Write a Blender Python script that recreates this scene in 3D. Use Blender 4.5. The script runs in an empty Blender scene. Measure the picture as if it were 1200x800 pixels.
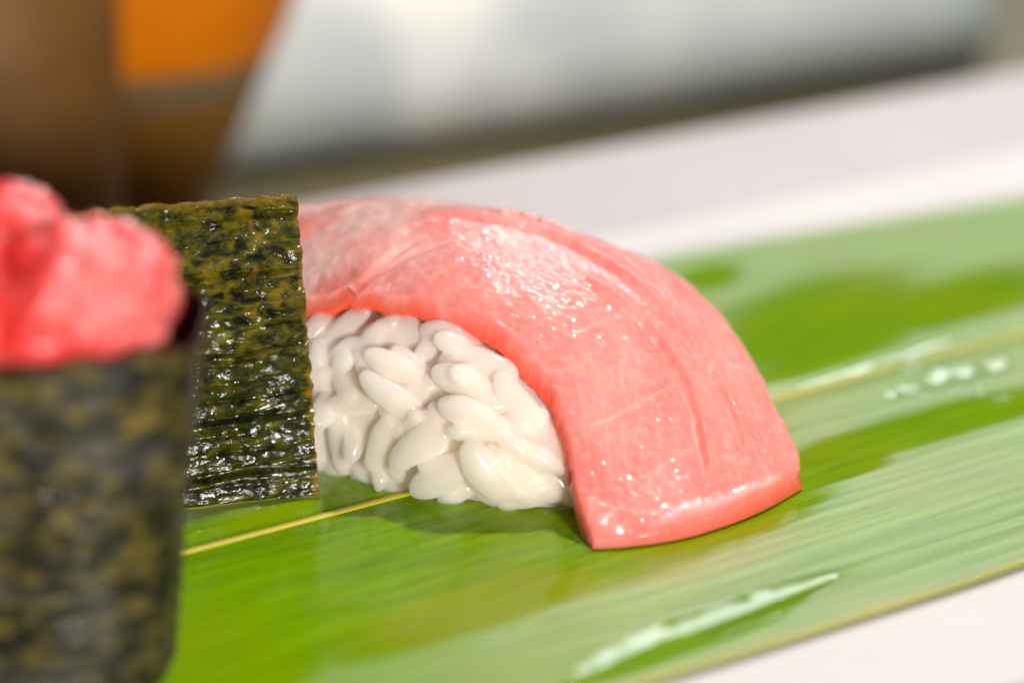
import bpy, math, random
import numpy as np
from mathutils import Vector, Matrix, Euler

random.seed(7)
RNG = np.random.default_rng(7)
scene = bpy.context.scene
COL = scene.collection
S = 0.01                                    # everything below is written in centimetres

# ---------------------------------------------------------------- camera, world, lamps, exposure
H, PITCH, FPX = 12.0, math.radians(17.5), 3333.0
cam_d = bpy.data.cameras.new('camera')
cam_d.lens, cam_d.sensor_width = 100.0, 36.0
cam_d.clip_start, cam_d.clip_end = 0.01, 50.0
cam_d.dof.use_dof = True
cam_d.dof.focus_distance = 33.4 * S
cam_d.dof.aperture_fstop = 8.6
cam = bpy.data.objects.new('camera', cam_d)
cam.location = (0, 0, H * S)
cam.rotation_euler = (math.pi / 2 - PITCH, 0, 0)
COL.objects.link(cam)
scene.camera = cam

world = bpy.data.worlds.new('World')
scene.world = world
world.use_nodes = True
world.node_tree.nodes['Background'].inputs[0].default_value = (1.0, 0.97, 0.93, 1)
world.node_tree.nodes['Background'].inputs[1].default_value = 0.06

def area(name, loc, target, size, power, color, size_y=None):
    l = bpy.data.lights.new(name, 'AREA')
    l.energy, l.color, l.size = power, color, size * S
    if size_y:
        l.shape, l.size_y = 'RECTANGLE', size_y * S
    o = bpy.data.objects.new(name, l)
    o.location = Vector(loc) * S
    o.rotation_euler = (Vector(target) - Vector(loc)).to_track_quat('-Z', 'Y').to_euler()
    COL.objects.link(o)
    return o

area('ceiling_spot_lamp', (34, 78, 112), (0, 33, 1), 9, 10.0, (1.0, 0.97, 0.92))
area('added_front_fill', (34, -66, 19), (0, 34, 1), 16, 13.8, (1.0, 0.96, 0.91))  # added unseen fill behind the camera, brightens rice and upright faces
area('added_sheen_lamp', (40, 155, 88), (2, 35, 0), 74, 8.2, (0.95, 0.98, 1.0), 34)  # added unseen lamp at the back, gives leaf and slice their sheen

scene.view_settings.view_transform = 'Standard'
scene.view_settings.look = 'None'
scene.view_settings.exposure = 0.06
scene.view_settings.gamma = 1.0
scene.cycles.max_bounces = 72
scene.cycles.diffuse_bounces = 6
scene.cycles.transparent_max_bounces = 40
scene.cycles.volume_bounces = 64
scene.cycles.use_denoising = True

# ---------------------------------------------------------------- helpers
def px(u, v, y):
    """point seen at photo pixel (u, v) that stands y cm in front of the camera foot"""
    a = math.tan(PITCH + math.atan((v - 400) / FPX))
    z = H - a * y
    zc = y * math.cos(PITCH) + (H - z) * math.sin(PITCH)
    return np.array(((u - 600) / FPX * zc, y, z))

def pg(u, v, z=0.0):
    a = math.tan(PITCH + math.atan((v - 400) / FPX))
    return px(u, v, (H - z) / a)

def proj(P):
    P = np.asarray(P, float)
    dz = P[..., 2] - H
    zc = P[..., 1] * math.cos(PITCH) - dz * math.sin(PITCH)
    yc = P[..., 1] * math.sin(PITCH) + dz * math.cos(PITCH)
    return np.stack((600 + P[..., 0] / zc * FPX, 400 - yc / zc * FPX), -1)

def srgb(r, g, b):
    f = lambda c: (c / 255 / 12.92) if c / 255 <= 0.04045 else ((c / 255 + 0.055) / 1.055) ** 2.4
    return (f(r), f(g), f(b), 1)

PERM = RNG.permutation(512)
GRAD = RNG.normal(size=(512, 3)); GRAD /= np.linalg.norm(GRAD, axis=1)[:, None]
def noise(P):
    """vectorised 3D gradient noise, about -1..1"""
    P = np.asarray(P, float)
    i = np.floor(P).astype(int); f = P - i
    w = f * f * f * (f * (f * 6 - 15) + 10)
    out = 0
    for dx in (0, 1):
        for dy in (0, 1):
            for dz in (0, 1):
                h = PERM[(PERM[(PERM[(i[..., 0] + dx) & 511] + i[..., 1] + dy) & 511] + i[..., 2] + dz) & 511]
                d = f - np.array((dx, dy, dz))
                g = (GRAD[h] * d).sum(-1)
                wx = w[..., 0] if dx else 1 - w[..., 0]
                wy = w[..., 1] if dy else 1 - w[..., 1]
                wz = w[..., 2] if dz else 1 - w[..., 2]
                out = out + g * wx * wy * wz
    return out * 1.6
def fbm(P, n=4, g=0.5):
    P = np.asarray(P, float); a, o = 1.0, 0
    for k in range(n):
        o = o + a * noise(P * 2 ** k + 17.3 * k); a *= g
    return o
def sstep(a, b, x):
    t = np.clip((x - a) / (b - a), 0, 1)
    return t * t * (3 - 2 * t)

def wloc(o):
    v = Vector((0, 0, 0))
    while o:
        v += o.location; o = o.parent
    return v

def build(name, V, F, mat, parent=None, origin=None, smooth=True, attrs=None):
    """ONE mesh object; V in world centimetres"""
    base = np.array(wloc(parent)) / S if parent else np.zeros(3)
    org = np.array(origin, float) if origin is not None else base
    me = bpy.data.meshes.new(name)
    me.from_pydata(((np.asarray(V, float) - org) * S).tolist(), [], F)
    me.update()
    if smooth:
        me.polygons.foreach_set('use_smooth', [True] * len(me.polygons))
    for k, a in (attrs or {}).items():
        at = me.attributes.new(k, 'FLOAT', 'POINT')
        at.data.foreach_set('value', np.asarray(a, np.float32).ravel())
    if mat:
        me.materials.append(mat)
    o = bpy.data.objects.new(name, me)
    o.parent = parent
    o.location = Vector((org - base) * S)
    COL.objects.link(o)
    return o

def thing(name, loc, label, cat, group=None):
    o = bpy.data.objects.new(name, None)
    o.empty_display_size = 0.01
    o.location = Vector(loc) * S
    COL.objects.link(o)
    return tag(o, label, cat, group)

def tag(o, label, cat, group=None):
    o['label'], o['category'] = label, cat
    if group:
        o['group'] = group
    return o

def grid_faces(n, m, off=0, flip=False, wrap=False):
    F = []
    for i in range(n - 1):
        for j in range(m if wrap else m - 1):
            k = (j + 1) % m
            q = (off + i * m + j, off + (i + 1) * m + j, off + (i + 1) * m + k, off + i * m + k)
            F.append(q[::-1] if flip else q)
    return F

def normals(G):
    du = np.gradient(G, axis=0); dv = np.gradient(G, axis=1)
    n = np.cross(du, dv)
    return n / (np.linalg.norm(n, axis=-1)[..., None] + 1e-12)

def spline(pts, n):
    """Catmull-Rom through pts, resampled by arc length"""
    p = np.asarray(pts, float)
    p = np.vstack((2 * p[0] - p[1], p, 2 * p[-1] - p[-2]))
    out = []
    for i in range(1, len(p) - 2):
        t = np.linspace(0, 1, 40, endpoint=False)[:, None]
        a, b, c, d = p[i - 1], p[i], p[i + 1], p[i + 2]
        out.append(0.5 * (2 * b + (c - a) * t + (2 * a - 5 * b + 4 * c - d) * t ** 2 + (3 * b - a - 3 * c + d) * t ** 3))
    out.append(p[-2][None])
    q = np.vstack(out)
    s = np.concatenate(([0], np.cumsum(np.linalg.norm(np.diff(q, axis=0), axis=1))))
    u = np.linspace(0, s[-1], n)
    return np.stack([np.interp(u, s, q[:, k]) for k in range(q.shape[1])], -1)

def sheet(name, G, th, mat, parent=None, origin=None, attrs=None, r=None):
    """a grid given real thickness th (below its normal), rounded rim radius r"""
    n, m, _ = G.shape
    N = normals(G)
    B = G - N * (th[..., None] if isinstance(th, np.ndarray) else th)
    V = np.vstack((G.reshape(-1, 3), B.reshape(-1, 3)))
    k = n * m
    F = grid_faces(n, m) + grid_faces(n, m, k, True)
    ring = [i * m for i in range(n)] + [(n - 1) * m + j for j in range(1, m)] + [i * m + m - 1 for i in range(n - 2, -1, -1)] + [j for j in range(m - 2, 0, -1)]
    for a, b in zip(ring, ring[1:] + ring[:1]):
        F.append((b, a, a + k, b + k))
    at = {q: np.concatenate((v.ravel(), v.ravel())) for q, v in (attrs or {}).items()}
    return build(name, V, F, mat, parent, origin, True, at)

def lathe(name, prof, centre, mat, parent, seg=64):
    ang = np.linspace(0, 2 * math.pi, seg, endpoint=False)
    V = np.array([[(centre[0] + r * math.cos(t), centre[1] + r * math.sin(t), z) for t in ang] for r, z in prof])
    F = grid_faces(len(prof), seg, wrap=True, flip=True)
    return build(name, V.reshape(-1, 3), F, mat, parent)

# ---------------------------------------------------------------- materials
class Mat:
    def __init__(s, name, **kw):
        s.m = bpy.data.materials.new(name); s.m.use_nodes = True
        s.t = s.m.node_tree; s.n = s.t.nodes; s.b = s.n['Principled BSDF']
        for k, v in kw.items():
            s.b.inputs[k.replace('_', ' ')].default_value = v
    def node(s, typ, ins=None, **props):
        x = s.n.new(typ)
        for k, v in props.items():
            setattr(x, k, v)
        for k, v in (ins or {}).items():
            s.link(v, x.inputs[k]) if isinstance(v, bpy.types.NodeSocket) else setattr(x.inputs[k], 'default_value', v)
        return x
    def link(s, a, b): s.t.links.new(a, b)
    def set(s, k, v): s.link(v, s.b.inputs[k])
    def attr(s, name): return s.node('ShaderNodeAttribute', attribute_name=name).outputs['Fac']
    def coord(s, scale=(1, 1, 1), rot=(0, 0, 0), out='Object'):
        c = s.node('ShaderNodeTexCoord').outputs[out]
        return s.node('ShaderNodeMapping', {'Vector': c, 'Scale': scale, 'Rotation': rot}).outputs[0]
    def noise(s, vec, scale, detail=4, rough=0.55, dist=0.0):
        return s.node('ShaderNodeTexNoise', {'Vector': vec, 'Scale': scale, 'Detail': detail, 'Roughness': rough, 'Distortion': dist}).outputs['Fac']
    def ramp(s, fac, *stops):
        r = s.node('ShaderNodeValToRGB', {'Fac': fac}); e = r.color_ramp.elements
        while len(e) < len(stops): e.new(0.5)
        for k, (p, c) in zip(e, stops):
            k.position = p; k.color = c if isinstance(c, tuple) else (c, c, c, 1)
        return r.outputs['Color']
    def mix(s, fac, a, b):
        x = s.node('ShaderNodeMix', data_type='RGBA')
        for k, v in ((0, fac), (6, a), (7, b)):
            s.link(v, x.inputs[k]) if isinstance(v, bpy.types.NodeSocket) else setattr(x.inputs[k], 'default_value', v)
        return x.outputs[2]
    def math(s, op, a, b=0.0, clamp=False):
        x = s.node('ShaderNodeMath', operation=op, use_clamp=clamp)
        for k, v in ((0, a), (1, b)):
            s.link(v, x.inputs[k]) if isinstance(v, bpy.types.NodeSocket) else setattr(x.inputs[k], 'default_value', v)
        return x.outputs[0]
    def bump(s, h, strength, dist, normal=None, target='Normal'):
        x = s.node('ShaderNodeBump', {'Height': h, 'Strength': strength, 'Distance': dist * S})
        if normal: s.link(normal, x.inputs['Normal'])
        s.link(x.outputs[0], s.b.inputs[target])
        return x.outputs[0]

CM = 1 / S      # object coordinates are metres: noise scale per cm = k * CM

# fish -----------------------------------------------------------------------
M = Mat('tuna_flesh', Roughness=0.5, IOR=1.33, Specular_IOR_Level=0.3, Subsurface_Weight=0.75, Subsurface_Scale=0.12 * S * 10 / 10, Coat_Weight=0.5, Coat_Roughness=0.04)
M.b.inputs['Subsurface Radius'].default_value = (1.0, 0.30, 0.22)
c = M.coord()
st = M.coord((30, 9, 30), out='UV') if False else c
fine = M.noise(c, 9 * CM, 5, 0.6)
blot = M.noise(c, 1.1 * CM, 3, 0.5)
base = M.mix(M.ramp(blot, (0.32, 0.0), (0.7, 1.0)), srgb(249, 150, 143), srgb(242, 126, 120))
base = M.mix(M.math('MULTIPLY', M.ramp(fine, (0.45, 0.0), (0.75, 1.0)), 0.35), base, srgb(255, 198, 186))
base = M.mix(M.attr('fat'), base, srgb(255, 214, 206))
base = M.mix(M.attr('red'), base, srgb(244, 92, 64))
M.set('Base Color', base)
vor = M.node('ShaderNodeTexVoronoi', {'Vector': c, 'Scale': 16 * CM}, feature='SMOOTH_F1').outputs['Distance']
n1 = M.bump(M.noise(c, 9 * CM, 5, 0.6), 0.25, 0.015)
x = M.node('ShaderNodeBump', {'Height': M.noise(c, 15 * CM, 0, 0.5), 'Strength': 1.0, 'Distance': 0.019 * S, 'Normal': n1})
M.link(x.outputs[0], M.b.inputs['Coat Normal'])
M.set('Roughness', M.ramp(M.noise(c, 2.2 * CM, 4), (0.35, 0.4), (0.65, 0.55)))
TUNA = M.m

M = Mat('minced_tuna', Roughness=0.35, IOR=1.4, Subsurface_Weight=0.85, Subsurface_Scale=0.25 * S, Coat_Weight=0.9, Coat_Roughness=0.07)
M.b.inputs['Subsurface Radius'].default_value = (1.0, 0.22, 0.14)
c = M.coord()
f = M.noise(c, 1.0 * CM, 3, 0.5, 0.5)
M.set('Base Color', M.ramp(f, (0.34, srgb(228, 40, 32)), (0.48, srgb(236, 78, 76)), (0.68, srgb(244, 136, 134))))
n1 = M.bump(M.noise(c, 6 * CM, 5, 0.6), 0.6, 0.06)
x = M.node('ShaderNodeBump', {'Height': M.noise(c, 6 * CM, 1, 0.5), 'Strength': 1.0, 'Distance': 0.08 * S, 'Normal': n1})
M.link(x.outputs[0], M.b.inputs['Coat Normal'])
MINCE = M.m

# rice -----------------------------------------------------------------------
# cooked grains are clear starch full of fine scatterers: a wet clear skin round a dense pale volume
M = Mat('cooked_rice')
c = M.coord()
bmp = M.node('ShaderNodeBump', {'Height': M.noise(c, 6 * CM, 4), 'Strength': 0.4, 'Distance': 0.02 * S}).outputs[0]
gl_ = M.node('ShaderNodeBsdfGlossy', {'Roughness': 0.16, 'Normal': bmp})
tr_ = M.node('ShaderNodeBsdfTransparent')
lw_ = M.node('ShaderNodeLayerWeight', {'Blend': 0.18}).outputs['Fresnel']
bf_ = M.math('SUBTRACT', 1.0, M.node('ShaderNodeNewGeometry').outputs['Backfacing'])
mx_ = M.node('ShaderNodeMixShader', {0: M.math('MULTIPLY', M.math('ADD', M.math('MULTIPLY', lw_, 0.4), 0.015), bf_), 1: tr_.outputs[0], 2: gl_.outputs[0]})
M.link(mx_.outputs[0], M.n['Material Output'].inputs['Surface'])
vs_ = M.node('ShaderNodeVolumePrincipled', {'Color': (1.0, 0.981, 0.960, 1), 'Density': 1350.0, 'Anisotropy': 0.0})
M.link(vs_.outputs[0], M.n['Material Output'].inputs['Volume'])
M.n.remove(M.b)
RICE = M.m

# nori -----------------------------------------------------------------------
def nori(name, cols, rough, sc, coat):
    M = Mat(name, Roughness=rough, IOR=1.45, Specular_IOR_Level=0.12, Coat_Weight=coat, Coat_Roughness=0.08)
    c = M.coord((1, 1, 1.9))
    a = M.noise(c, sc * CM, 6, 0.7, 0.5)
    b = M.noise(c, 0.9 * CM, 3, 0.5)
    col = M.ramp(a, (0.34, cols[0]), (0.5, cols[1]), (0.62, cols[2]), (0.8, cols[3]))
    col = M.mix(M.math('MULTIPLY', M.ramp(b, (0.5, 0.0), (0.7, 1.0)), 0.6), col, cols[4])
    col = M.mix(M.math('MULTIPLY', M.attr('gold_glow'), M.ramp(a, (0.42, 0.0), (0.72, 1.0))), col, srgb(138, 122, 10))
    col = M.mix(M.attr('thin'), col, cols[5])
    M.set('Base Color', col)
    n1 = M.bump(M.noise(c, 9 * CM, 4, 0.6, 0.5), 0.6, 0.014)
    x = M.node('ShaderNodeBump', {'Height': M.noise(M.coord((0.55, 1, 1.9)), 4.5 * CM, 3, 0.5, 0.8), 'Strength': 1.0, 'Distance': 0.06 * S, 'Normal': n1})
    M.link(x.outputs[0], M.b.inputs['Coat Normal'])
    return M.m
NORI = nori('crisp_nori', (srgb(6, 8, 2), srgb(24, 27, 4), srgb(58, 56, 6), srgb(114, 100, 16), srgb(56, 58, 2), srgb(150, 112, 4)), 0.4, 4.0, 1.0)
NORI2 = nori('damp_nori', (srgb(12, 14, 9), srgb(38, 36, 22), srgb(98, 84, 34), srgb(134, 112, 46), srgb(72, 70, 68), srgb(60, 24, 12)), 0.5, 2.6, 0.15)

# leaf -----------------------------------------------------------------------
LA = math.atan2(8.3, 10.87)                     # leaf axis on the tray
LD = np.array((math.cos(LA), math.sin(LA))); LN = np.array((-LD[1], LD[0]))
M = Mat('bamboo_leaf_green', IOR=1.45, Specular_IOR_Level=0.5)
c = M.coord((1, 1, 1), (0, 0, -LA))
long1 = M.node('ShaderNodeMapping', {'Vector': c, 'Scale': (0.05, 1, 1)}).outputs[0]
vein = M.noise(long1, 5 * CM, 4, 0.6)
veinf = M.noise(long1, 16 * CM, 2, 0.5)
blot = M.noise(c, 0.35 * CM, 3, 0.5)
g = M.ramp(vein, (0.25, srgb(112, 156, 0)), (0.5, srgb(124, 166, 0)), (0.75, srgb(136, 174, 2)))
g = M.mix(M.math('MULTIPLY', M.ramp(veinf, (0.4, 0.0), (0.62, 1.0)), 0.5), g, srgb(86, 126, 0))
g = M.mix(M.math('MULTIPLY', M.ramp(blot, (0.45, 0.0), (0.7, 1.0)), 0.55), g, srgb(146, 150, 4))
g = M.mix(M.attr('yellow'), g, srgb(150, 148, 6))
g = M.mix(M.attr('edge'), g, srgb(205, 150, 62))
M.set('Base Color', g)
wet = M.attr('wet')
M.set('Specular IOR Level', M.node('ShaderNodeMapRange', {'Value': wet, 'To Min': 0.62, 'To Max': 0.08}).outputs[0])
M.set('Roughness', M.node('ShaderNodeMapRange', {'Value': wet, 'To Min': 0.38, 'To Max': 0.12}).outputs[0])
M.set('Sheen Weight', M.node('ShaderNodeMapRange', {'Value': wet, 'To Min': 0.12, 'To Max': 0.0}).outputs[0]); M.b.inputs['Sheen Roughness'].default_value = 0.35
hgt = M.math('ADD', M.math('MULTIPLY', vein, 0.6), M.math('MULTIPLY', veinf, 0.4))
M.bump(hgt, 0.14, 0.02)
LEAF = M.m

M = Mat('midrib_yellow', Roughness=0.5)
c = M.coord((1, 1, 1), (0, 0, -LA))
M.set('Base Color', M.ramp(M.noise(M.node('ShaderNodeMapping', {'Vector': c, 'Scale': (0.1, 1, 1)}).outputs[0], 4 * CM), (0.3, srgb(168, 164, 22)), (0.7, srgb(194, 178, 48))))
RIB = M.m

M = Mat('tray_white', Roughness=0.6, IOR=1.4)
c = M.coord()
M.set('Base Color', M.ramp(M.noise(c, 0.25 * CM, 3), (0.3, srgb(228, 222, 220)), (0.7, srgb(233, 228, 226))))
M.bump(M.noise(c, 0.6 * CM, 3), 0.05, 0.05)
TRAY = M.m
RIM = TRAY.copy(); RIM.name = 'tray_rim_shaded'  # darker copy of the tray white: shade of the sloping margins painted in
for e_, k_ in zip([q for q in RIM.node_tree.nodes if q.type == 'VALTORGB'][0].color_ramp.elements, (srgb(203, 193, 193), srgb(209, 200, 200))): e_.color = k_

M = Mat('table_wood', Roughness=0.45)
c = M.coord((0.08, 1, 1), (0, 0, -LA))
M.set('Base Color', M.ramp(M.noise(c, 0.9 * CM, 5, 0.6, 0.3), (0.3, srgb(98, 88, 56)), (0.7, srgb(124, 112, 76))))
M.bump(M.noise(c, 3 * CM, 4), 0.2, 0.02)
TABLE = M.m

M = Mat('pale_glaze_painted_glints', Roughness=0.3, IOR=1.5)
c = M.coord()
M.set('Base Color', M.ramp(M.noise(c, 0.11 * CM, 2, 0.4, 0.3), (0.42, srgb(176, 190, 190)), (0.52, srgb(204, 212, 212)), (0.6, srgb(250, 250, 246))))  # near-white blotches paint blurred lamp reflections onto the block
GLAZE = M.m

def plain(name, col, rough, col2=None, sc=0.6):
    M = Mat(name, Roughness=rough, Specular_IOR_Level=0.25)
    c = M.coord()
    M.set('Base Color', M.ramp(M.noise(c, sc * CM, 4), (0.3, col), (0.7, col2 or col)))
    M.bump(M.noise(c, 2 * CM, 3), 0.1, 0.03)
    return M.m
AMBER = plain('amber_glaze', srgb(198, 106, 0), 0.4, srgb(206, 116, 4))
BROWN = plain('brown_clay', srgb(140, 96, 34), 0.5, srgb(126, 84, 26))
GREYRING = plain('grey_clay', srgb(122, 104, 76), 0.4, srgb(112, 94, 62))
TUMBLER = plain('brown_lacquer', srgb(120, 82, 38), 0.6, srgb(88, 56, 20), 0.25)

wm = bpy.data.materials.new('water'); wm.use_nodes = True
nt = wm.node_tree; nt.nodes.clear()
o_ = nt.nodes.new('ShaderNodeOutputMaterial'); mx = nt.nodes.new('ShaderNodeMixShader')
fr = nt.nodes.new('ShaderNodeFresnel'); fr.inputs[0].default_value = 1.33
tr = nt.nodes.new('ShaderNodeBsdfTransparent'); tr.inputs[0].default_value = (0.98, 1, 0.98, 1)
gl = nt.nodes.new('ShaderNodeBsdfGlossy'); gl.inputs['Roughness'].default_value = 0.06
ge_ = nt.nodes.new('ShaderNodeNewGeometry'); mp = nt.nodes.new('ShaderNodeMapRange'); mp.inputs['To Min'].default_value = 1.33; mp.inputs['To Max'].default_value = 1 / 1.33
nt.links.new(ge_.outputs['Backfacing'], mp.inputs['Value']); nt.links.new(mp.outputs[0], fr.inputs[0])
nt.links.new(fr.outputs[0], mx.inputs[0]); nt.links.new(tr.outputs[0], mx.inputs[1]); nt.links.new(gl.outputs[0], mx.inputs[2]); nt.links.new(mx.outputs[0], o_.inputs[0])
WATER = wm

# ---------------------------------------------------------------- the setting
def leafpt(l, n, z=0.0):
    return np.stack((l * LD[0] + n * LN[0], l * LD[1] + n * LN[1], np.zeros_like(l) + z if not isinstance(z, np.ndarray) else z), -1)
def to_leaf(P):
    P = np.asarray(P)
    return P[..., 0] * LD[0] + P[..., 1] * LD[1], P[..., 0] * LN[0] + P[..., 1] * LN[1]

TZ = -2.2                                         # table top below the leaf
t = build('table', [(-150, -60, TZ), (150, -60, TZ), (150, 260, TZ), (-150, 260, TZ),
                    (-150, -60, TZ - 4), (150, -60, TZ - 4), (150, 260, TZ - 4), (-150, 260, TZ - 4)],
          [(0, 1, 2, 3), (7, 6, 5, 4), (0, 4, 5, 1), (1, 5, 6, 2), (2, 6, 7, 3), (3, 7, 4, 0)], TABLE, smooth=False)
t['kind'] = 'structure'

# tray: a long white board, flat middle, shallow sloping margins
NC = 26.0
prof = [(-11.3, -2.15), (-11.6, -1.9), (-11.6, -0.45), (-11.3, -0.2), (-7.9, -0.06), (-7.3, -0.03), (7.1, -0.03), (7.7, 0.0), (11.0, 0.45), (11.3, 0.3), (11.3, -1.9), (11.2, -2.15)]
prof = [(NC + a, b) for a, b in prof]
ls = np.linspace(-6, 78, 24)
V = np.array([leafpt(np.full(len(prof), l), np.array([p[0] for p in prof]), np.array([p[1] for p in prof])) for l in ls]).reshape(-1, 3)
k = len(prof)
F = grid_faces(len(ls), k, wrap=True, flip=True) + [tuple(range(k - 1, -1, -1))[::-1], tuple(range((len(ls) - 1) * k, len(ls) * k))[::-1]]
tray = build('serving_tray', V, F, TRAY)
bm_ = tray.modifiers.new('soft_edges', 'BEVEL'); bm_.width = 0.0012; bm_.segments = 3; bm_.limit_method = 'ANGLE'; bm_.angle_limit = math.radians(25)
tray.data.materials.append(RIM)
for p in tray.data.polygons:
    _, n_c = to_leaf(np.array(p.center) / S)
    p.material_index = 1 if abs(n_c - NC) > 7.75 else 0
tag(tray, 'long smooth white tray lying under the green leaf', 'tray')

# pale block behind
P0, P1 = np.array((-6.1, 55.4)), np.array((11.2, 66.2))
d = (P1 - P0) / np.linalg.norm(P1 - P0); nn = np.array((-d[1], d[0]))
prof = [(0.6, TZ + 0.02), (0.25, TZ + 0.25), (0.0, TZ + 0.9), (0.35, 1.6), (0.6, 2.1), (1.1, 2.4), (13, 2.4), (13.6, 2.0), (13.9, TZ + 0.4), (13.5, TZ + 0.02)]
rows = np.linspace(0, np.linalg.norm(P1 - P0), 30)
V = np.array([[(*(P0 + d * r + nn * a), b) for a, b in prof] for r in rows]).reshape(-1, 3)
k = len(prof)
F = grid_faces(len(rows), k, wrap=True, flip=True) + [tuple(range(k)), tuple(range((len(rows) - 1) * k, len(rows) * k))[::-1]]
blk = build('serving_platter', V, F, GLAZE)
bm_ = blk.modifiers.new('soft_edges', 'BEVEL'); bm_.width = 0.004; bm_.segments = 4; bm_.limit_method = 'ANGLE'; bm_.angle_limit = math.radians(30)
tag(blk, 'long pale blue-grey block, out of focus, across the table behind the white tray', 'platter')

# amber cup and brown tumbler, far left
cc = np.array((-7.35, 52.4))
cup = thing('cup', (*cc, TZ), 'out of focus amber and brown tapered cup in the left background', 'cup')
lathe('cup_body', [(0.01, TZ), (1.35, TZ), (1.5, TZ + 0.1), (1.75, TZ + 0.7), (2.1, TZ + 1.6), (2.62, TZ + 2.75)], cc, BROWN, cup)
lathe('grey_ring', [(2.62, TZ + 2.75), (2.78, TZ + 3.1), (2.92, TZ + 3.42)], cc, GREYRING, cup)
lathe('amber_band', [(2.92, TZ + 3.42), (3.15, TZ + 3.9), (3.42, TZ + 4.6), (3.62, TZ + 5.4), (3.8, TZ + 6.6), (3.74, TZ + 6.75), (3.6, TZ + 6.6), (3.2, TZ + 4.6), (2.4, TZ + 2.9), (0.01, TZ + 1.6)], cc, AMBER, cup)
cc = np.array((-9.0, 48.0))
tum = thing('tumbler', (*cc, TZ), 'blurred dull brown upright tumbler left of the amber cup', 'tumbler')
lathe('tumbler_wall', [(0.01, TZ), (2.1, TZ), (2.22, TZ + 0.2), (2.32, TZ + 7.8), (2.26, TZ + 7.9), (2.1, TZ + 7.8), (2.0, TZ + 0.6), (0.01, TZ + 0.5)], cc, TUMBLER, tum)

# ---------------------------------------------------------------- bamboo leaf
leaf_l0, _ = to_leaf(pg(600, 560))
L0, L1 = leaf_l0 - 21, leaf_l0 + 26
nl, nw = 520, 260
lv = np.linspace(0, 1, nl)[:, None]; wv = np.linspace(-1, 1, nw)[None, :]
ll = L0 + (L1 - L0) * lv + 0 * wv
half = 6.05 * np.clip(np.sin(math.pi * np.clip(lv * 0.93 + 0.05, 0, 1)) ** 0.42, 0.02, 1)
halfF = half * 1.0
wob = 0.05 * noise(np.stack((ll * 0.4, np.sign(wv) + 0 * ll, 0 * ll), -1)) * np.abs(wv) ** 3
nnw = NC + wv * halfF + wob + 0.12
am = np.abs(wv + 0 * ll)
def leaf_z(l, n):
    w = (n - NC - 0.12) / 6.0
    q = np.stack((l * 0.16, n * 0.25, 0 * l), -1)
    return 0.05 + 0.03 * (1 - np.clip(np.abs(w) * 14, 0, 1)) * -1 + 0.05 * noise(q) * np.clip(np.abs(w), 0, 1) ** 2 + 0.005 * noise(np.stack((l * 0.25, n * 5.0, 0 * l + 3), -1)) + 0.06 * np.clip(np.abs(w) - 0.75, 0, 1)
zz = leaf_z(ll, nnw)
G = leafpt(ll, nnw, zz)
# where the leaf is wet (smooth) and where it is dry (satin): patches measured on the photo
pix = proj(G)
q = np.stack((ll * 0.18, nnw * 0.75, 0 * ll), -1)
nz = fbm(q, 4, 0.55)
streak = fbm(np.stack((ll * 0.22, nnw * 3.2, 0 * ll + 9), -1), 3)
def blob(u, v, ru, rv, ang):
    du, dv = pix[..., 0] - u, pix[..., 1] - v
    a = math.radians(ang); x = du * math.cos(a) + dv * math.sin(a); y = -du * math.sin(a) + dv * math.cos(a)
    return 1 - np.sqrt((x / ru) ** 2 + (y / rv) ** 2)
wet = np.maximum.reduce([blob(380, 665, 430, 105, -15), blob(270, 780, 150, 55, -20), blob(540, 700, 210, 50, -17), blob(800, 628, 190, 42, -18), blob(960, 380, 150, 55, -14), blob(1120, 350, 150, 30, -14),
                         blob(1080, 500, 190, 26, -14), blob(970, 545, 90, 22, -14), blob(830, 735, 190, 26, -22), blob(720, 560, 220, 75, -14), blob(830, 325, 40, 18, -10)])
far = sstep(0.05, 0.3, wv + 0 * wet)
wet = sstep(-0.16 - 0.2 * far, 0.3 + 0.25 * far, wet + (0.2 + 0.1 * far) * nz + 0.2 * streak)
yel = sstep(0.0, 0.6, blob(560, 700, 200, 45, -14) + 0.25 * nz) * 0.55 + sstep(0.0, 0.6, blob(830, 640, 150, 50, -14)) * 0.5  # second blob paints the yellowish shadow in front of the slice end
edge = 0.32 * sstep(0.968, 0.99, am + 0.012 * streak) * np.where(wv < 0, 1.0, 0.35)
leaf = thing('bamboo_leaf', (*leafpt(np.array(leaf_l0), np.array(NC), 0.0)[:2], 0), 'broad wet green bamboo leaf laid along the white tray under the sushi', 'leaf')
sheet('leaf_blade', G, 0.03, LEAF, leaf, attrs={'wet': wet, 'yellow': yel, 'edge': edge})
# midrib
ml = np.linspace(L0 + 0.4, L1 - 0.8, 300)
ang = np.linspace(0, 2 * math.pi, 10, endpoint=False)
mn = NC + 0.12 + 0.03 * noise(np.stack((ml * 0.3, 0 * ml, 0 * ml), -1))
mz = leaf_z(ml, mn)
V = []
for l, n, z in zip(ml, mn, mz):
    for a in ang:
        V.append(leafpt(np.array(l), np.array(n + 0.066 * math.cos(a)), np.array(z + 0.008 + 0.025 * math.sin(a))))
build('midrib', np.array(V), grid_faces(len(ml), 10, wrap=True), RIB, leaf)

# ---------------------------------------------------------------- nigiri
NO = np.array((0.2, 33.2, 0.05))
nig = thing('nigiri_sushi', NO, 'glossy pink tuna nigiri draped over white rice in the middle of the leaf', 'sushi')

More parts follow.
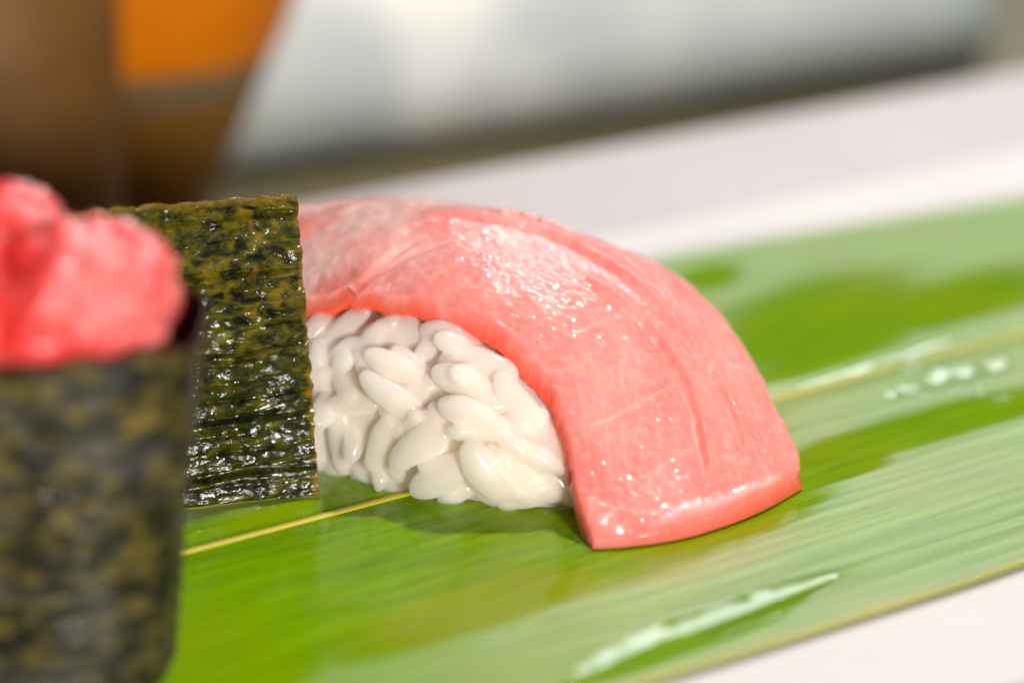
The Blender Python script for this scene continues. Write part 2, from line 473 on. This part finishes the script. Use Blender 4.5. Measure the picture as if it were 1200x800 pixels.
F_ = spline([px(*p) for p in [(215, 392, 34.3), (300, 366, 33.7), (362, 352, 33.25), (410, 346, 32.9), (450, 347, 32.65), (500, 351, 32.35), (550, 371, 32.1), (600, 404, 31.8), (640, 452, 31.5), (661, 514, 31.1), (673, 580, 30.6), (691, 637, 30.12)]], 260)
B_ = spline([px(*p) for p in [(215, 262, 37.0), (300, 247, 36.6), (380, 239, 36.2), (450, 237, 35.9), (520, 240, 35.65), (600, 252, 35.35), (700, 283, 35.0), (790, 323, 34.6), (860, 386, 34.0), (908, 470, 33.05), (934, 520, 32.45), (939, 550, 32.1)]], 260)
nt_ = 150
tt = np.linspace(0, 1, nt_)
A = F_[:, None, :] * (1 - tt)[None, :, None] + B_[:, None, :] * tt[None, :, None]
# bulge across the slice and a droop at both long edges
nA = normals(A); 
if nA[100, 70, 2] < 0: nA = -nA
ss = np.linspace(0, 1, 260)
bul = (4 * tt * (1 - tt))[None, :] ** 0.8 * (0.42 - 0.38 * sstep(0.78, 1.0, ss))[:, None]
G = A + nA * bul[..., None]
# the cut end waves a little
G[..., :] += nA * (0.05 * noise(np.stack((ss[:, None] * 7 + 0 * tt, tt[None, :] * 3 + 0 * ss[:, None], 0 * G[..., 0] + 5), -1)))[..., None]
o_ = G[-1] - G[-12]; o_[:, 2] = 0; o_ /= np.linalg.norm(o_, axis=-1)[:, None]
G += o_[None] * (0.48 * np.sin(math.pi * np.clip(tt * 0.95 + 0.02, 0, 1)) ** 0.8)[None, :, None] * (sstep(0.82, 1, ss))[:, None, None]
EX = G.copy()
pix = proj(G)
fat = np.zeros(G.shape[:2]); red = np.zeros(G.shape[:2]); dep = np.zeros(G.shape[:2])
def line(pts, width, depth, f=0.0, r=0.0, step=0.0, wobble=0.02):
    """a seam on the slice: found on the surface, then worked by real distance"""
    global dep, fat, red
    p = spline([(a, b, 0) for a, b in pts], 170)[:, :2]
    idx = [np.unravel_index(np.argmin(((pix - u) ** 2).sum(-1)), pix.shape[:2]) for u in p]
    C = np.array([EX[i] for i in idx])
    for _ in range(6):
        C[1:-1] = (C[:-2] + 2 * C[1:-1] + C[2:]) / 4
    D = np.full(G.shape[:2], 9.0); side = np.zeros(G.shape[:2]); along = np.zeros(G.shape[:2])
    for k in range(len(C)):
        dd = np.linalg.norm(EX - C[k], axis=-1)
        m = dd < D
        D[m] = dd[m]; along[m] = k / len(C)
        tg = C[min(k + 1, len(C) - 1)] - C[max(k - 1, 0)]
        cr = np.cross(tg / (np.linalg.norm(tg) + 1e-9), EX - C[k])[..., 2]
        side[m] = cr[m]
    D = np.abs(D + wobble * noise(EX * 5))
    ends = sstep(0, 0.15, along) * (1 - sstep(0.85, 1, along))
    dep += -depth * np.exp(-(D / width) ** 2) * ends
    if step:
        dep += step * np.where(side > 0, 1, 0) * np.exp(-(D / (width * 5)) ** 2) * (1 - np.exp(-(D / (width * 0.6)) ** 2)) * ends
    fat = np.maximum(fat, f * np.exp(-(D / (width * 0.9)) ** 2) * ends)
    red = np.maximum(red, r * np.exp(-(D / (width * 0.8)) ** 2) * ends)
line([(672, 318), (715, 350), (765, 395), (800, 450), (820, 520), (828, 562)], 0.04, 0.045, 0.22, 0.0, 0.11)
line([(480, 250), (570, 258), (650, 280), (730, 325), (790, 385), (840, 450), (880, 550)], 0.04, 0.04, 0.2, 0.0, 0.09)
line([(560, 244), (640, 262), (720, 300), (770, 340)], 0.04, 0.035, 0.2, 0.0, 0.04)
line([(420, 335), (455, 305), (490, 280)], 0.06, 0.03, 0.2, 0.1, 0.02)
line([(432, 328), (480, 300), (560, 275), (610, 270)], 0.05, 0.02, 0.3, 0.1)
for pts in ([(690, 500), (740, 478), (795, 446)], [(745, 562), (785, 540), (815, 520)], [(670, 390), (715, 372), (735, 365)],
            [(690, 585), (760, 600), (830, 590)], [(700, 610), (750, 575), (790, 530)], [(730, 460), (728, 430), (736, 410)]):
    line(pts, 0.022, 0.006, 0.26, 0, wobble=0.03)
fat = np.clip(fat + 0.22 * np.clip(fbm(np.stack((ss[:, None] * 5 + 0 * tt, tt[None, :] * 26 + 3 * ss[:, None], 0 * fat), -1), 4, 0.6) - 0.05, 0, 1) * 0.5, 0, 1)
line([(755, 622), (790, 603), (835, 590), (885, 571), (925, 556)], 0.06, -0.03, 0.4)  # pale tone on this raised end ridge is a painted highlight
edge_d = np.minimum.reduce([np.linalg.norm(G - G[:, :1], axis=-1), np.linalg.norm(G - G[:, -1:], axis=-1), np.linalg.norm(G - G[-1:, :], axis=-1), np.linalg.norm(G - G[:1, :], axis=-1)])
fib = fbm(EX * 2.2, 4, 0.5)
dep += 0.022 * fib + 0.008 * noise(EX * 14)
red += 0.15 * sstep(0.72, 1.0, ss)[:, None] * sstep(0.0, 1, 0.5 + 0.5 * noise(EX * 1.6))
red += 0.5 * (1 - sstep(0.0, 0.16, edge_d)) * (ss > 0.9)[:, None]
fat = np.maximum(fat, 0.75 * (1 - sstep(0.25, 0.62, ss))[:, None] * np.clip(0.6 + fbm(EX * 1.3 + 4, 3), 0, 1))
red = np.maximum(red, 0.5 * np.exp(-np.linalg.norm(G - G[:, :1], axis=-1) / 0.05))  # deeper red at the front cut paints the shade of that band
red = np.clip(red, 0, 1)
R = 0.09
drop = np.where(edge_d < R, R - np.sqrt(np.clip(R * R - (R - edge_d) ** 2, 0, None)), 0)
nG = normals(G)
if nG[100, 70, 2] < 0: nG = -nG
TH = 0.48 + 0.05 * fbm(EX * 0.8 + 2, 2)
TOP = G + nG * (dep - drop)[..., None]
fe = np.exp(-np.linalg.norm(G - G[:, :1], axis=-1) / 0.22)          # near the front cut
ee = sstep(0.9, 0.985, ss)[:, None] + 0 * fe
wv_ = np.clip(fe + ee, 0, 1)[..., None]
nB = nG * (1 - wv_) + np.array((0, 0, 1.0)) * wv_
nB /= np.linalg.norm(nB, axis=-1)[..., None]
TH = TH * (1 - 0.42 * fe)
BOT = G - nB * (TH - drop * 0.8)[..., None]
out = G[-1] - G[-9]; out[:, 2] = 0; out /= np.linalg.norm(out, axis=-1)[:, None] + 1e-9
BOT += out[None] * (0.06 * sstep(0.95, 1, ss))[:, None, None]
# lower cut edge leans out a little and never goes through the leaf
BOT[..., 2] = np.maximum(BOT[..., 2], 0.075); TOP[..., 2] = np.maximum(TOP[..., 2], 0.11)
rag = 0.12 * fbm(np.stack((ss * 17, 0 * ss, 0 * ss), -1), 4, 0.6) + 0.10 * np.exp(-((ss - 0.35) / 0.01) ** 2) - 0.08 * np.exp(-((ss - 0.52) / 0.01) ** 2)
for arr in (TOP, BOT):
    wgt = np.exp(-np.linalg.norm(G - G[:, :1], axis=-1) / 0.08)
    arr[..., 2] += wgt * rag[:, None] * (1 - sstep(0.86, 0.97, ss))[:, None]
n, m = 260, nt_
V = np.vstack((TOP.reshape(-1, 3), BOT.reshape(-1, 3)))
k = n * m
up = np.cross(TOP[101, 70] - TOP[100, 70], TOP[100, 71] - TOP[100, 70])[2] > 0
Ff = grid_faces(n, m, 0, not up) + grid_faces(n, m, k, up)
ring = [i * m for i in range(n)] + [(n - 1) * m + j for j in range(1, m)] + [i * m + m - 1 for i in range(n - 2, -1, -1)] + [j for j in range(m - 2, 0, -1)]
for a, b in zip(ring, ring[1:] + ring[:1]):
    Ff.append((b, a, a + k, b + k) if up else (a, b, b + k, a + k))
redB = np.clip(red * 0 + 0.95, 0, 1)  # underside reddened all over, its shade put into the colour
fo = build('tuna_slice', V, Ff, TUNA, nig, attrs={'fat': np.concatenate((fat.ravel(), 0 * fat.ravel())), 'red': np.concatenate((red.ravel(), redB.ravel()))})

# rice: under the slice. Core hugging the underside, and single grains on it
def under(i, j):   # underside of the fish
    return BOT[i, j]
rice_c = np.array((-0.62, 33.25, 0.0))
AX = math.radians(-33)
ax = np.array((math.cos(AX), math.sin(AX))); ay = np.array((-ax[1], ax[0]))
bot_pts = BOT[::6, ::6].reshape(-1, 3)
bl = np.stack(((bot_pts[:, :2] - rice_c[:2]) @ ax, (bot_pts[:, :2] - rice_c[:2]) @ ay), -1)
def roof(x, y):
    """height of the slice's underside over a plan point"""
    P = np.array((x, y)); dd = ((bl - P) ** 2).sum(-1); kk = np.argsort(dd)[:6]; w = 1 / (dd[kk] + 0.01)
    return (bot_pts[kk, 2] * w).sum() / w.sum()
def rice_surf(th, ph):
    """dome of the rice in local (along, across, up), th around, ph 0 bottom..1 top"""
    a, b = 3.05, 1.7
    e = 2.6
    c_, s_ = math.cos(th), math.sin(th)
    r = 1 / ((abs(c_) / a) ** e + (abs(s_) / b) ** e) ** (1 / e)
    bel = 0.82 + 0.20 * math.sin(min(ph * 1.9, 1) * math.pi / 2) if ph < 0.45 else 1.0
    k = (1 - max(0, (ph - 0.3) / 0.7) ** 1.7) ** 0.5
    x, y = r * c_ * k * bel, r * s_ * k * bel
    z = 2.2 * ph
    return x, y, z
def rice_world(x, y, z):
    return np.array((rice_c[0] + x * ax[0] + y * ay[0], rice_c[1] + x * ax[1] + y * ay[1], z + 0.06))

rb = bpy.data.objects.new('rice_ball', None)   # replaced below by the core mesh
bpy.data.objects.remove(rb)
nth, nph = 96, 40
V = []
for i in range(nph):
    ph = i / (nph - 1) * 0.995
    for j in range(nth):
        x, y, z = rice_surf(2 * math.pi * j / nth, ph)
        f = 0.975
        P = rice_world(x * f, y * f, z)
        P[2] = max(0.07, min(P[2] * 0.97, roof(x * f, y * f) - 0.06) if z > 0.3 else P[2])
        V.append(P)
V = np.array(V)
V += 0.04 * np.stack([noise(V * 2.5 + q * 9) for q in range(3)], -1)
V[:, 2] = np.maximum(V[:, 2], 0.06)
core = build('rice_ball', V, grid_faces(nph, nth, wrap=True, flip=True) + [tuple(range(nth)), tuple(range((nph - 1) * nth, nph * nth))[::-1]], RICE, nig)

grain_mesh = []
for q in range(7):
    us, vs = 16, 12
    V = []
    bend, fatn, tip = random.uniform(-0.05, 0.05), random.uniform(0.155, 0.182), random.uniform(0.75, 1.15)
    L = random.uniform(0.37, 0.43)
    for i in range(us + 1):
        t_ = i / us; a = math.pi * t_
        xx = -math.cos(a) * L
        rr = fatn * math.sin(a) ** 0.85 * (1 + 0.12 * (t_ - 0.5) * tip)
        for j in range(vs):
            b = 2 * math.pi * j / vs
            V.append((xx, rr * math.cos(b) + bend * (1 - (xx / L) ** 2), rr * 0.86 * math.sin(b)))
    V = np.array(V)
    V += 0.018 * np.stack([noise(V * 4 + 11 * q + 5 * r) for r in range(3)], -1)
    me = bpy.data.meshes.new('rice_grain')
    me.from_pydata((V * S).tolist(), [], grid_faces(us + 1, vs, wrap=True, flip=True))
    me.polygons.foreach_set('use_smooth', [True] * len(me.polygons))
    me.materials.append(RICE)
    grain_mesh.append(me)
cb = np.array(wloc(core)) / S
def grain(P, direction, normal, sc=1.0, k=None):
    o = bpy.data.objects.new('rice_grain', grain_mesh[random.randrange(7) if k is None else k])
    x = Vector(direction).normalized(); z = Vector(normal); z = (z - x * z.dot(x)).normalized(); y = z.cross(x)
    o.rotation_euler = Matrix((x, y, z)).transposed().to_euler()
    o.location = Vector((np.asarray(P) - cb) * S)
    o.scale = (sc,) * 3 if not isinstance(sc, tuple) else sc
    o.parent = core
    COL.objects.link(o)
    return o

# grains that can be told apart in the photo: ends in photo pixels, how far each stands out
def front_depth(u, v):
    """distance y of the rice face along the ray through a pixel"""
    best, by = 1e9, 33.0
    for y in np.arange(31.0, 35.2, 0.04):
        P = px(u, v, y)
        lx, ly = (P[:2] - rice_c[:2]) @ ax, (P[:2] - rice_c[:2]) @ ay
        ph = max(0.0, (P[2] - 0.06)) / 2.2
        if ph >= 1: continue
        x, yy, _ = rice_surf(math.atan2(ly, lx), ph)
        if math.hypot(lx, ly) <= math.hypot(x, yy):
            return y
    return 32.6
def Z(X, Y): return 340 + X / 2.856, 340 + Y / 2.856
hand = [((255, 212), (452, 318), .10), ((232, 282), (442, 418), .16), ((490, 372), (745, 492), .12), ((462, 262), (725, 385), .02),
        ((342, 598), (522, 478), .24), ((408, 680), (608, 570), .26), ((585, 512), (752, 692), .24), ((268, 605), (336, 425), .12), ((160, 355), (192, 640), .04),
        ((302, 660), (552, 742), .10), ((508, 685), (612, 655), .06), ((215, 600), (320, 620), .08), ((610, 690), (790, 740), .0), ((745, 640), (915, 690), .04),
        ((742, 505), (905, 610), .02), ((98, 300), (238, 165), .0), ((250, 140), (440, 185), -.04), ((438, 128), (640, 215), -.02), ((545, 200), (760, 300), -.04),
        ((700, 290), (850, 470), -.02), ((90, 420), (120, 620), -.02), ((120, 400), (260, 350), .02), ((360, 470), (480, 420), .02), ((100, 590), (190, 660), .08),
        ((190, 640), (300, 690), .04), ((470, 380), (560, 480), .04), ((690, 480), (800, 560), .04), ((80, 130), (250, 120), -.06), ((660, 690), (870, 690), .02)]
for (a, b, out) in hand:
    a, b = Z(*a), Z(*b)
    mu, mv = (a[0] + b[0]) / 2, (a[1] + b[1]) / 2
    y = front_depth(mu, mv)
    ya, yb = front_depth(*a), front_depth(*b)
    ya, yb = y + np.clip((ya - y) * 0.6, -0.16, 0.16), y + np.clip((yb - y) * 0.6, -0.16, 0.16)
    Pa, Pb = px(*a, ya - out), px(*b, yb - out)
    Ln = np.linalg.norm(Pb - Pa)
    s_ = float(np.clip(Ln / 0.74, 0.62, 1.25))
    P = (Pa + Pb) / 2
    P[1] += 0.02
    P[2] = max(P[2], 0.18)
    grain(P, Pb - Pa, (-0.3, -1, 0.4), (s_, float(np.clip(s_, 0.85, 1.1)) * (1.25 if out > 0.2 else 1.0), float(np.clip(s_, 0.85, 1.1))))
# the rest of the ball
pts = []
tries = 0
while len(pts) < 215 and tries < 9000:
    tries += 1
    th, ph = random.uniform(0, 2 * math.pi), random.random() ** 0.8 * 0.86
    x, y, z = rice_surf(th, ph)
    f = random.uniform(0.93, 0.985)
    P = rice_world(x * f, y * f, z)
    if z > 0.25 and P[2] > roof(x * f, y * f) - 0.14: continue
    P[2] = max(P[2], 0.19)
    if any(np.linalg.norm(P - q) < 0.34 for q in pts): continue
    pts.append(P)
    nrm = np.array((*(ax * math.cos(th) / 3 + ay * math.sin(th) / 1.6), 0.1 + 0.7 * ph)); nrm /= np.linalg.norm(nrm)
    dr = np.random.default_rng(tries).normal(size=3); dr -= nrm * (dr @ nrm) * 0.85
    grain(P, dr, nrm, random.uniform(0.9, 1.06))

# ---------------------------------------------------------------- standing nori strip
def ridges(z, seed):
    zz_ = z + 0.03 * seed
    return 1.0 - 2.2 * (1 - np.abs(np.sin(zz_ * math.pi / 0.205))) ** 2.2
n, m = 330, 260
bl_, br_, tr_, tl_ = pg(120, 622, 0.08), pg(374, 578, 0.08), px(348, 228, 32.45), px(124, 244, 31.05)
bl_ = np.array((tl_[0] - 0.02, 31.05, 0.08))
uu = np.linspace(-0.42, 1, m)[None, :]; vv = np.linspace(0, 1, n)[:, None]
def lerp(a, b, t): return a * (1 - t[..., None]) + b * t[..., None]
U, Vv = uu + 0 * vv, vv + 0 * uu
G = lerp(lerp(bl_, br_, U), lerp(tl_, tr_, U), Vv)
q = np.stack((U * 2.6, Vv * 3.6, 0 * U), -1)
# long hidden end curls towards the near side so the strip stands
G[..., 1] -= 0.5 * np.clip(-U, 0, 1) ** 1.6 * 2.2
G[..., 1] += 0.10 * np.sin(Vv * math.pi) + 0.09 * fbm(q * 0.5 + 3, 2)
ragr = 0.028 * fbm(np.stack((Vv * 16, 0 * Vv, 0 * Vv), -1), 4, 0.65)
ragt = 0.03 * fbm(np.stack((U * 10, 0 * U + 4, 0 * U), -1), 4, 0.65)
G[..., 0] += ragr * sstep(0.93, 1, U)
G[..., 2] += ragt * sstep(0.95, 1, Vv)
rid_mask = np.clip(0.45 + 0.9 * fbm(np.stack((U * 1.6, Vv * 9, 0 * U), -1), 3), 0, 1)
zc_ = Vv * 3.6
hh = 0.03 * rid_mask * ridges(zc_ + 0.05 * noise(np.stack((U * 2.5, Vv * 2, 0 * U + 2), -1)) - 0.05 * U, 1) + 0.028 * fbm(np.stack((U * 5, Vv * 20, 0 * U), -1), 3, 0.5) + 0.008 * noise(q * 9)
# two deeper folds across the strip
for zf, dpt in ((0.085, 0.09), (0.27, 0.04), (0.49, 0.04), (0.745, 0.03), (0.93, 0.05)):
    dz = Vv - zf - 0.012 * noise(np.stack((U * 3, 0 * U + zf * 40, 0 * U), -1)) - 0.015 * U
    hh += -dpt * np.exp(-(dz / 0.008) ** 2) + dpt * 0.8 * np.exp(-((dz + 0.02) / 0.012) ** 2)
G[..., 1] -= hh
thin = sstep(0.965, 1.0, U + 0.03 * noise(q * 8)) * 0.55 * sstep(-0.1, 0.5, noise(q * 3 + 8) + 0.25) + sstep(0.97, 1, Vv) * 0.4 + 0.32 * sstep(0.3, 0.7, fbm(q * 3.4 + 21, 3)) * sstep(0.5, 0.62, Vv)
gold_glow = 0.32 * sstep(0.3, 0.75, Vv + 0.12 * fbm(q * 1.3 + 40, 3)) + 0.15  # golden tone towards the top paints light glowing through the strip
G = G[:, ::-1].copy(); thin = thin[:, ::-1].copy(); gold_glow = gold_glow[:, ::-1].copy()
if normals(G)[100, 100, 1] > 0:
    G = G[:, ::-1].copy(); thin = thin[:, ::-1].copy(); gold_glow = gold_glow[:, ::-1].copy()
org = np.array((-3.6, 31.6, 0.08))
ns = sheet('nori_strip', G, 0.028, NORI, None, org, {'thin': np.clip(thin, 0, 1), 'gold_glow': gold_glow})
tag(ns, 'sharp crinkled dark green nori strip standing upright against the left end of the nigiri', 'nori')

# ---------------------------------------------------------------- near gunkan
GC = np.array((-6.05, 26.9)); ga, gb, ge = 2.98, 1.42, 3.6
gun = thing('gunkan_sushi', (*GC, 0.08), 'blurred nori-wrapped sushi topped with minced red tuna, nearest on the left', 'sushi')
ROT = math.radians(3)
def plan(th, k=1.0, ka=None):
    c_, s_ = np.cos(th), np.sin(th)
    r = 1 / ((np.abs(c_) / (ga)) ** ge + (np.abs(s_) / (gb)) ** ge) ** (1 / ge)
    x, y = r * c_ * k, r * s_ * k
    return GC[0] + x * math.cos(ROT) - y * math.sin(ROT), GC[1] + x * math.sin(ROT) + y * math.cos(ROT)
n, m = 150, 420
th = np.linspace(0, 2 * math.pi, m, endpoint=False)[None, :]; vv = np.linspace(0, 1, n)[:, None]
k = 0.865 + 0.135 * vv + 0.02 * sstep(0.8, 1, vv) + 0 * th
x, y = plan(th + 0 * vv, k)
per = np.stack((np.cos(th) * 2 + 0 * vv, np.sin(th) * 2 + 0 * vv, 0 * th + vv * 3.4), -1)
hz = 3.64 + 0.07 * fbm(np.stack((np.cos(th) * 3, np.sin(th) * 3, 0 * th), -1), 4, 0.6)
z = 0.08 + hz * vv
dsp = 0.05 * fbm(per * 1.2, 4, 0.55) + 0.012 * np.sin(z * 28)
rx, ry = x - GC[0], y - GC[1]; rl = np.hypot(rx, ry)
x, y = x + rx / rl * dsp, y + ry / rl * dsp
O = np.stack((x, y, z), -1)
I = np.stack((x - rx / rl * 0.04, y - ry / rl * 0.04, z), -1)
V = np.vstack((O.reshape(-1, 3), I.reshape(-1, 3)))
F = grid_faces(n, m, 0, True, True) + grid_faces(n, m, n * m, False, True)
t0, b0 = (n - 1) * m, n * m
for j in range(m):
    kx = (j + 1) % m
    F.append((t0 + kx, t0 + j, b0 + t0 + j, b0 + t0 + kx)); F.append((j, kx, b0 + kx, b0 + j))
build('nori_wrap', V, F, NORI2, gun, attrs={'thin': np.concatenate(((0.9 * sstep(0.97, 1, vv + 0 * th)).ravel(), (0.7 + 0 * z).ravel()))})
# rice inside, lower than the rim
V = []
for i in range(14):
    f = i / 13
    kk = 0.88 if i < 12 else (0.6 if i == 12 else 0.02)
    x, y = plan(th[0, ::6], kk * (0.92 + 0.07 * f))
    V.append(np.stack((x, y, 0 * x + 0.1 + 2.45 * f + 0.08 * noise(np.stack((x * 3, y * 3, 0 * x + f), -1))), -1))
V = np.array(V); mm = V.shape[1]
build('rice_bed', V.reshape(-1, 3), grid_faces(14, mm, 0, True, True), RICE, gun)

# minced tuna mound: lumps fused into one body
def ellipsoid(c, r, rot=(0, 0, 0), seg=20):
    V = []; Rm = np.array(Euler(rot).to_matrix())
    for i in range(seg + 1):
        a = math.pi * i / seg
        for j in range(seg):
            b = 2 * math.pi * j / seg
            V.append(Rm @ (np.array(r) * np.array((math.sin(a) * math.cos(b), math.sin(a) * math.sin(b), math.cos(a)))) + np.array(c))
    return np.array(V), grid_faces(seg + 1, seg, wrap=True)
lumps = [((-5.9, 27.25, 3.15), (2.5, 1.12, 0.75), (0, 0, 0)), ((-4.15, 26.8, 3.95), (0.85, 0.75, 0.85), (0.1, 0.25, 0.3)), ((-4.8, 27.2, 3.95), (1.0, 0.8, 0.75), (0, -0.2, -0.2)),
         ((-5.1, 27.6, 4.5), (1.05, 0.55, 0.46), (0.2, 0.12, 0.1)), ((-6.3, 27.2, 4.4), (0.9, 0.7, 0.7), (0, 0, 0.4)), ((-4.6, 26.55, 3.68), (1.25, 0.5, 0.42), (0, 0.05, 0.05)),
         ((-6.1, 26.6, 3.75), (1.2, 0.5, 0.5), (0, -0.1, 0)), ((-7.3, 27.3, 4.1), (1.0, 0.9, 0.8), (0, 0, 0)), ((-3.95, 27.4, 3.85), (0.62, 0.7, 0.75), (0, 0.4, 0)), ((-5.2, 26.7, 4.15), (0.7, 0.3, 0.4), (0, 0.35, 0.2))]
V, F = [], []
for c_, r_, ro in lumps:
    v, f = ellipsoid(c_, r_, ro)
    off = sum(len(a) for a in V); V.append(v + np.array((-0.12, -0.4, 0.13))); F += [tuple(i + off for i in q) for q in f]
tmp = build('lump_source', np.vstack(V), F, None)
md = tmp.modifiers.new('r', 'REMESH'); md.mode = 'VOXEL'; md.voxel_size = 0.055 * S; md.use_smooth_shade = True
sm = tmp.modifiers.new('s', 'SMOOTH'); sm.iterations = 5; sm.factor = 0.5
me = bpy.data.meshes.new_from_object(tmp.evaluated_get(bpy.context.evaluated_depsgraph_get()))
bpy.data.objects.remove(tmp)
co = np.empty(len(me.vertices) * 3, np.float32); me.vertices.foreach_get('co', co); co = co.reshape(-1, 3) / S
no = np.empty(len(me.vertices) * 3, np.float32); me.vertices.foreach_get('normal', no); no = no.reshape(-1, 3)
co = co + no * (0.15 * fbm(co * 1.1, 3) + 0.11 * fbm(co * np.array((1.5, 3, 5.0)), 4, 0.6))[:, None]
fc = [tuple(p.vertices) for p in me.polygons]
build('tuna_topping', co, fc, MINCE, gun)

# ---------------------------------------------------------------- water on the leaf
def ground_leaf(u, v):
    P = pg(u, v, 0.06); l, n_ = to_leaf(P)
    P[2] = float(leaf_z(np.array(l), np.array(n_)))
    return P
def puddle(upper, lower, hmax, label, beads=0.02, group=None, prof=((-1, -0.9, 0.0, 0.55, 0.82, 0.92, 1), (0, 0.14, 0.17, 0.6, 1.0, 0.9, 0))):
    Uu = spline([ground_leaf(*p) for p in upper], 90); Lw = spline([ground_leaf(*p) for p in lower], 90)
    nb = 25
    b = np.linspace(-1, 1, nb)[None, :, None]
    wob = 0.06 * fbm(np.stack((np.linspace(0, 9, 90), np.zeros(90), np.zeros(90)), -1), 3)
    C = (Uu + Lw)[:, None] / 2; D = (Uu - Lw)[:, None] / 2
    D = D * (1 + wob[:, None, None])
    G = C + D * np.sin(b * math.pi / 2)
    a = np.linspace(0, 1, 90)[:, None]
    l, n_ = to_leaf(G)
    G[..., 2] = leaf_z(l, n_).mean() - 0.006 + hmax * np.interp(np.sin(b[..., 0] * math.pi / 2), *prof) * np.clip(np.sin(a * math.pi), 0, 1) ** 0.4 * (1 + beads * np.sin(a * 29)) * np.clip(0.9 + 0.4 * fbm(np.stack((a * 6, 0 * a, 0 * a + hmax * 50), -1), 3), 0.25, 1.3)
    k = G.shape[0] * G.shape[1]
    top = G.reshape(-1, 3)
    F = grid_faces(90, nb)
    P0_, P1_, P2_ = top[F[1000][0]], top[F[1000][1]], top[F[1000][2]]
    if np.cross(P1_ - P0_, P2_ - P0_)[2] < 0: F = [f[::-1] for f in F]
    o = build('water_puddle', top, F, WATER, None, G[45, 12])
    return tag(o, label, 'water', group)
puddle([(655, 797), (700, 765), (760, 735), (830, 712), (900, 690), (985, 670)], [(660, 802), (720, 795), (790, 768), (860, 742), (930, 712), (988, 676)], 0.07, 'long narrow puddle of water on the leaf in front of the nigiri')
puddle([(1035, 462), (1080, 440), (1130, 428), (1188, 420)], [(1040, 472), (1090, 462), (1140, 452), (1190, 436)], 0.08, 'small glinting puddle beside the yellow midrib right of the nigiri', 0.4, None, ((-1, -0.9, 0.0, 0.5, 0.8, 0.92, 1), (0, 0.14, 0.25, 0.65, 1.0, 0.9, 0)))
puddle([(930, 452), (1010, 428), (1100, 400), (1200, 374)], [(932, 462), (1015, 443), (1105, 418), (1200, 394)], 0.04, 'thin strip of water lying along the far side of the midrib')
puddle([(560, 752), (590, 741), (622, 735)], [(562, 757), (594, 752), (624, 740)], 0.05, 'short water smear near the front edge of the picture')

def drop_mesh():
    V, F = [(0, 0, 0.42)], []
    for i in range(1, 7):
        a = i / 6 * math.pi / 2
        for j in range(14):
            b = 2 * math.pi * j / 14
            V.append((math.sin(a) * math.cos(b), math.sin(a) * math.sin(b), 0.42 * math.cos(a)))
    F += [(0, 1 + j, 1 + (j + 1) % 14) for j in range(14)] + [tuple(q) for q in grid_faces(6, 14, 1, wrap=True)]
    me = bpy.data.meshes.new('water_droplet')
    me.from_pydata((np.array(V) * S).tolist(), [], F)
    me.polygons.foreach_set('use_smooth', [True] * len(me.polygons)); me.materials.append(WATER)
    return me
dm = drop_mesh()
def droplets(spots, label, group):
    for u, v, r in spots:
        P = ground_leaf(u, v)
        o = bpy.data.objects.new('water_droplet', dm)
        o.location = Vector(P + np.array((0, 0, 0.003))) * S
        o.scale = (r * random.uniform(0.9, 1.5), r, r); o.rotation_euler[2] = LA
        COL.objects.link(o); tag(o, label, 'droplet', group)
rr = random.Random(3)
droplets([(rr.uniform(225, 345), rr.uniform(604, 628), rr.uniform(0.02, 0.05)) for _ in range(14)], 'tiny water droplet on the leaf just in front of the standing nori strip', 'droplets by the nori strip')
droplets([(850 + 140 * t_ + rr.uniform(-8, 8), 697 - 34 * t_ + rr.uniform(-7, 3), rr.uniform(0.012, 0.03)) for t_ in [rr.random() for _ in range(30)]], 'tiny water droplet beside the far tip of the long puddle', 'droplets at the puddle tip')
droplets([(rr.uniform(1040, 1185), 470 - 0.27 * (0) + rr.uniform(-50, 0), rr.uniform(0.08, 0.16)) for _ in range(14)], 'small glinting droplet beside the midrib right of the nigiri', 'droplets by the midrib')
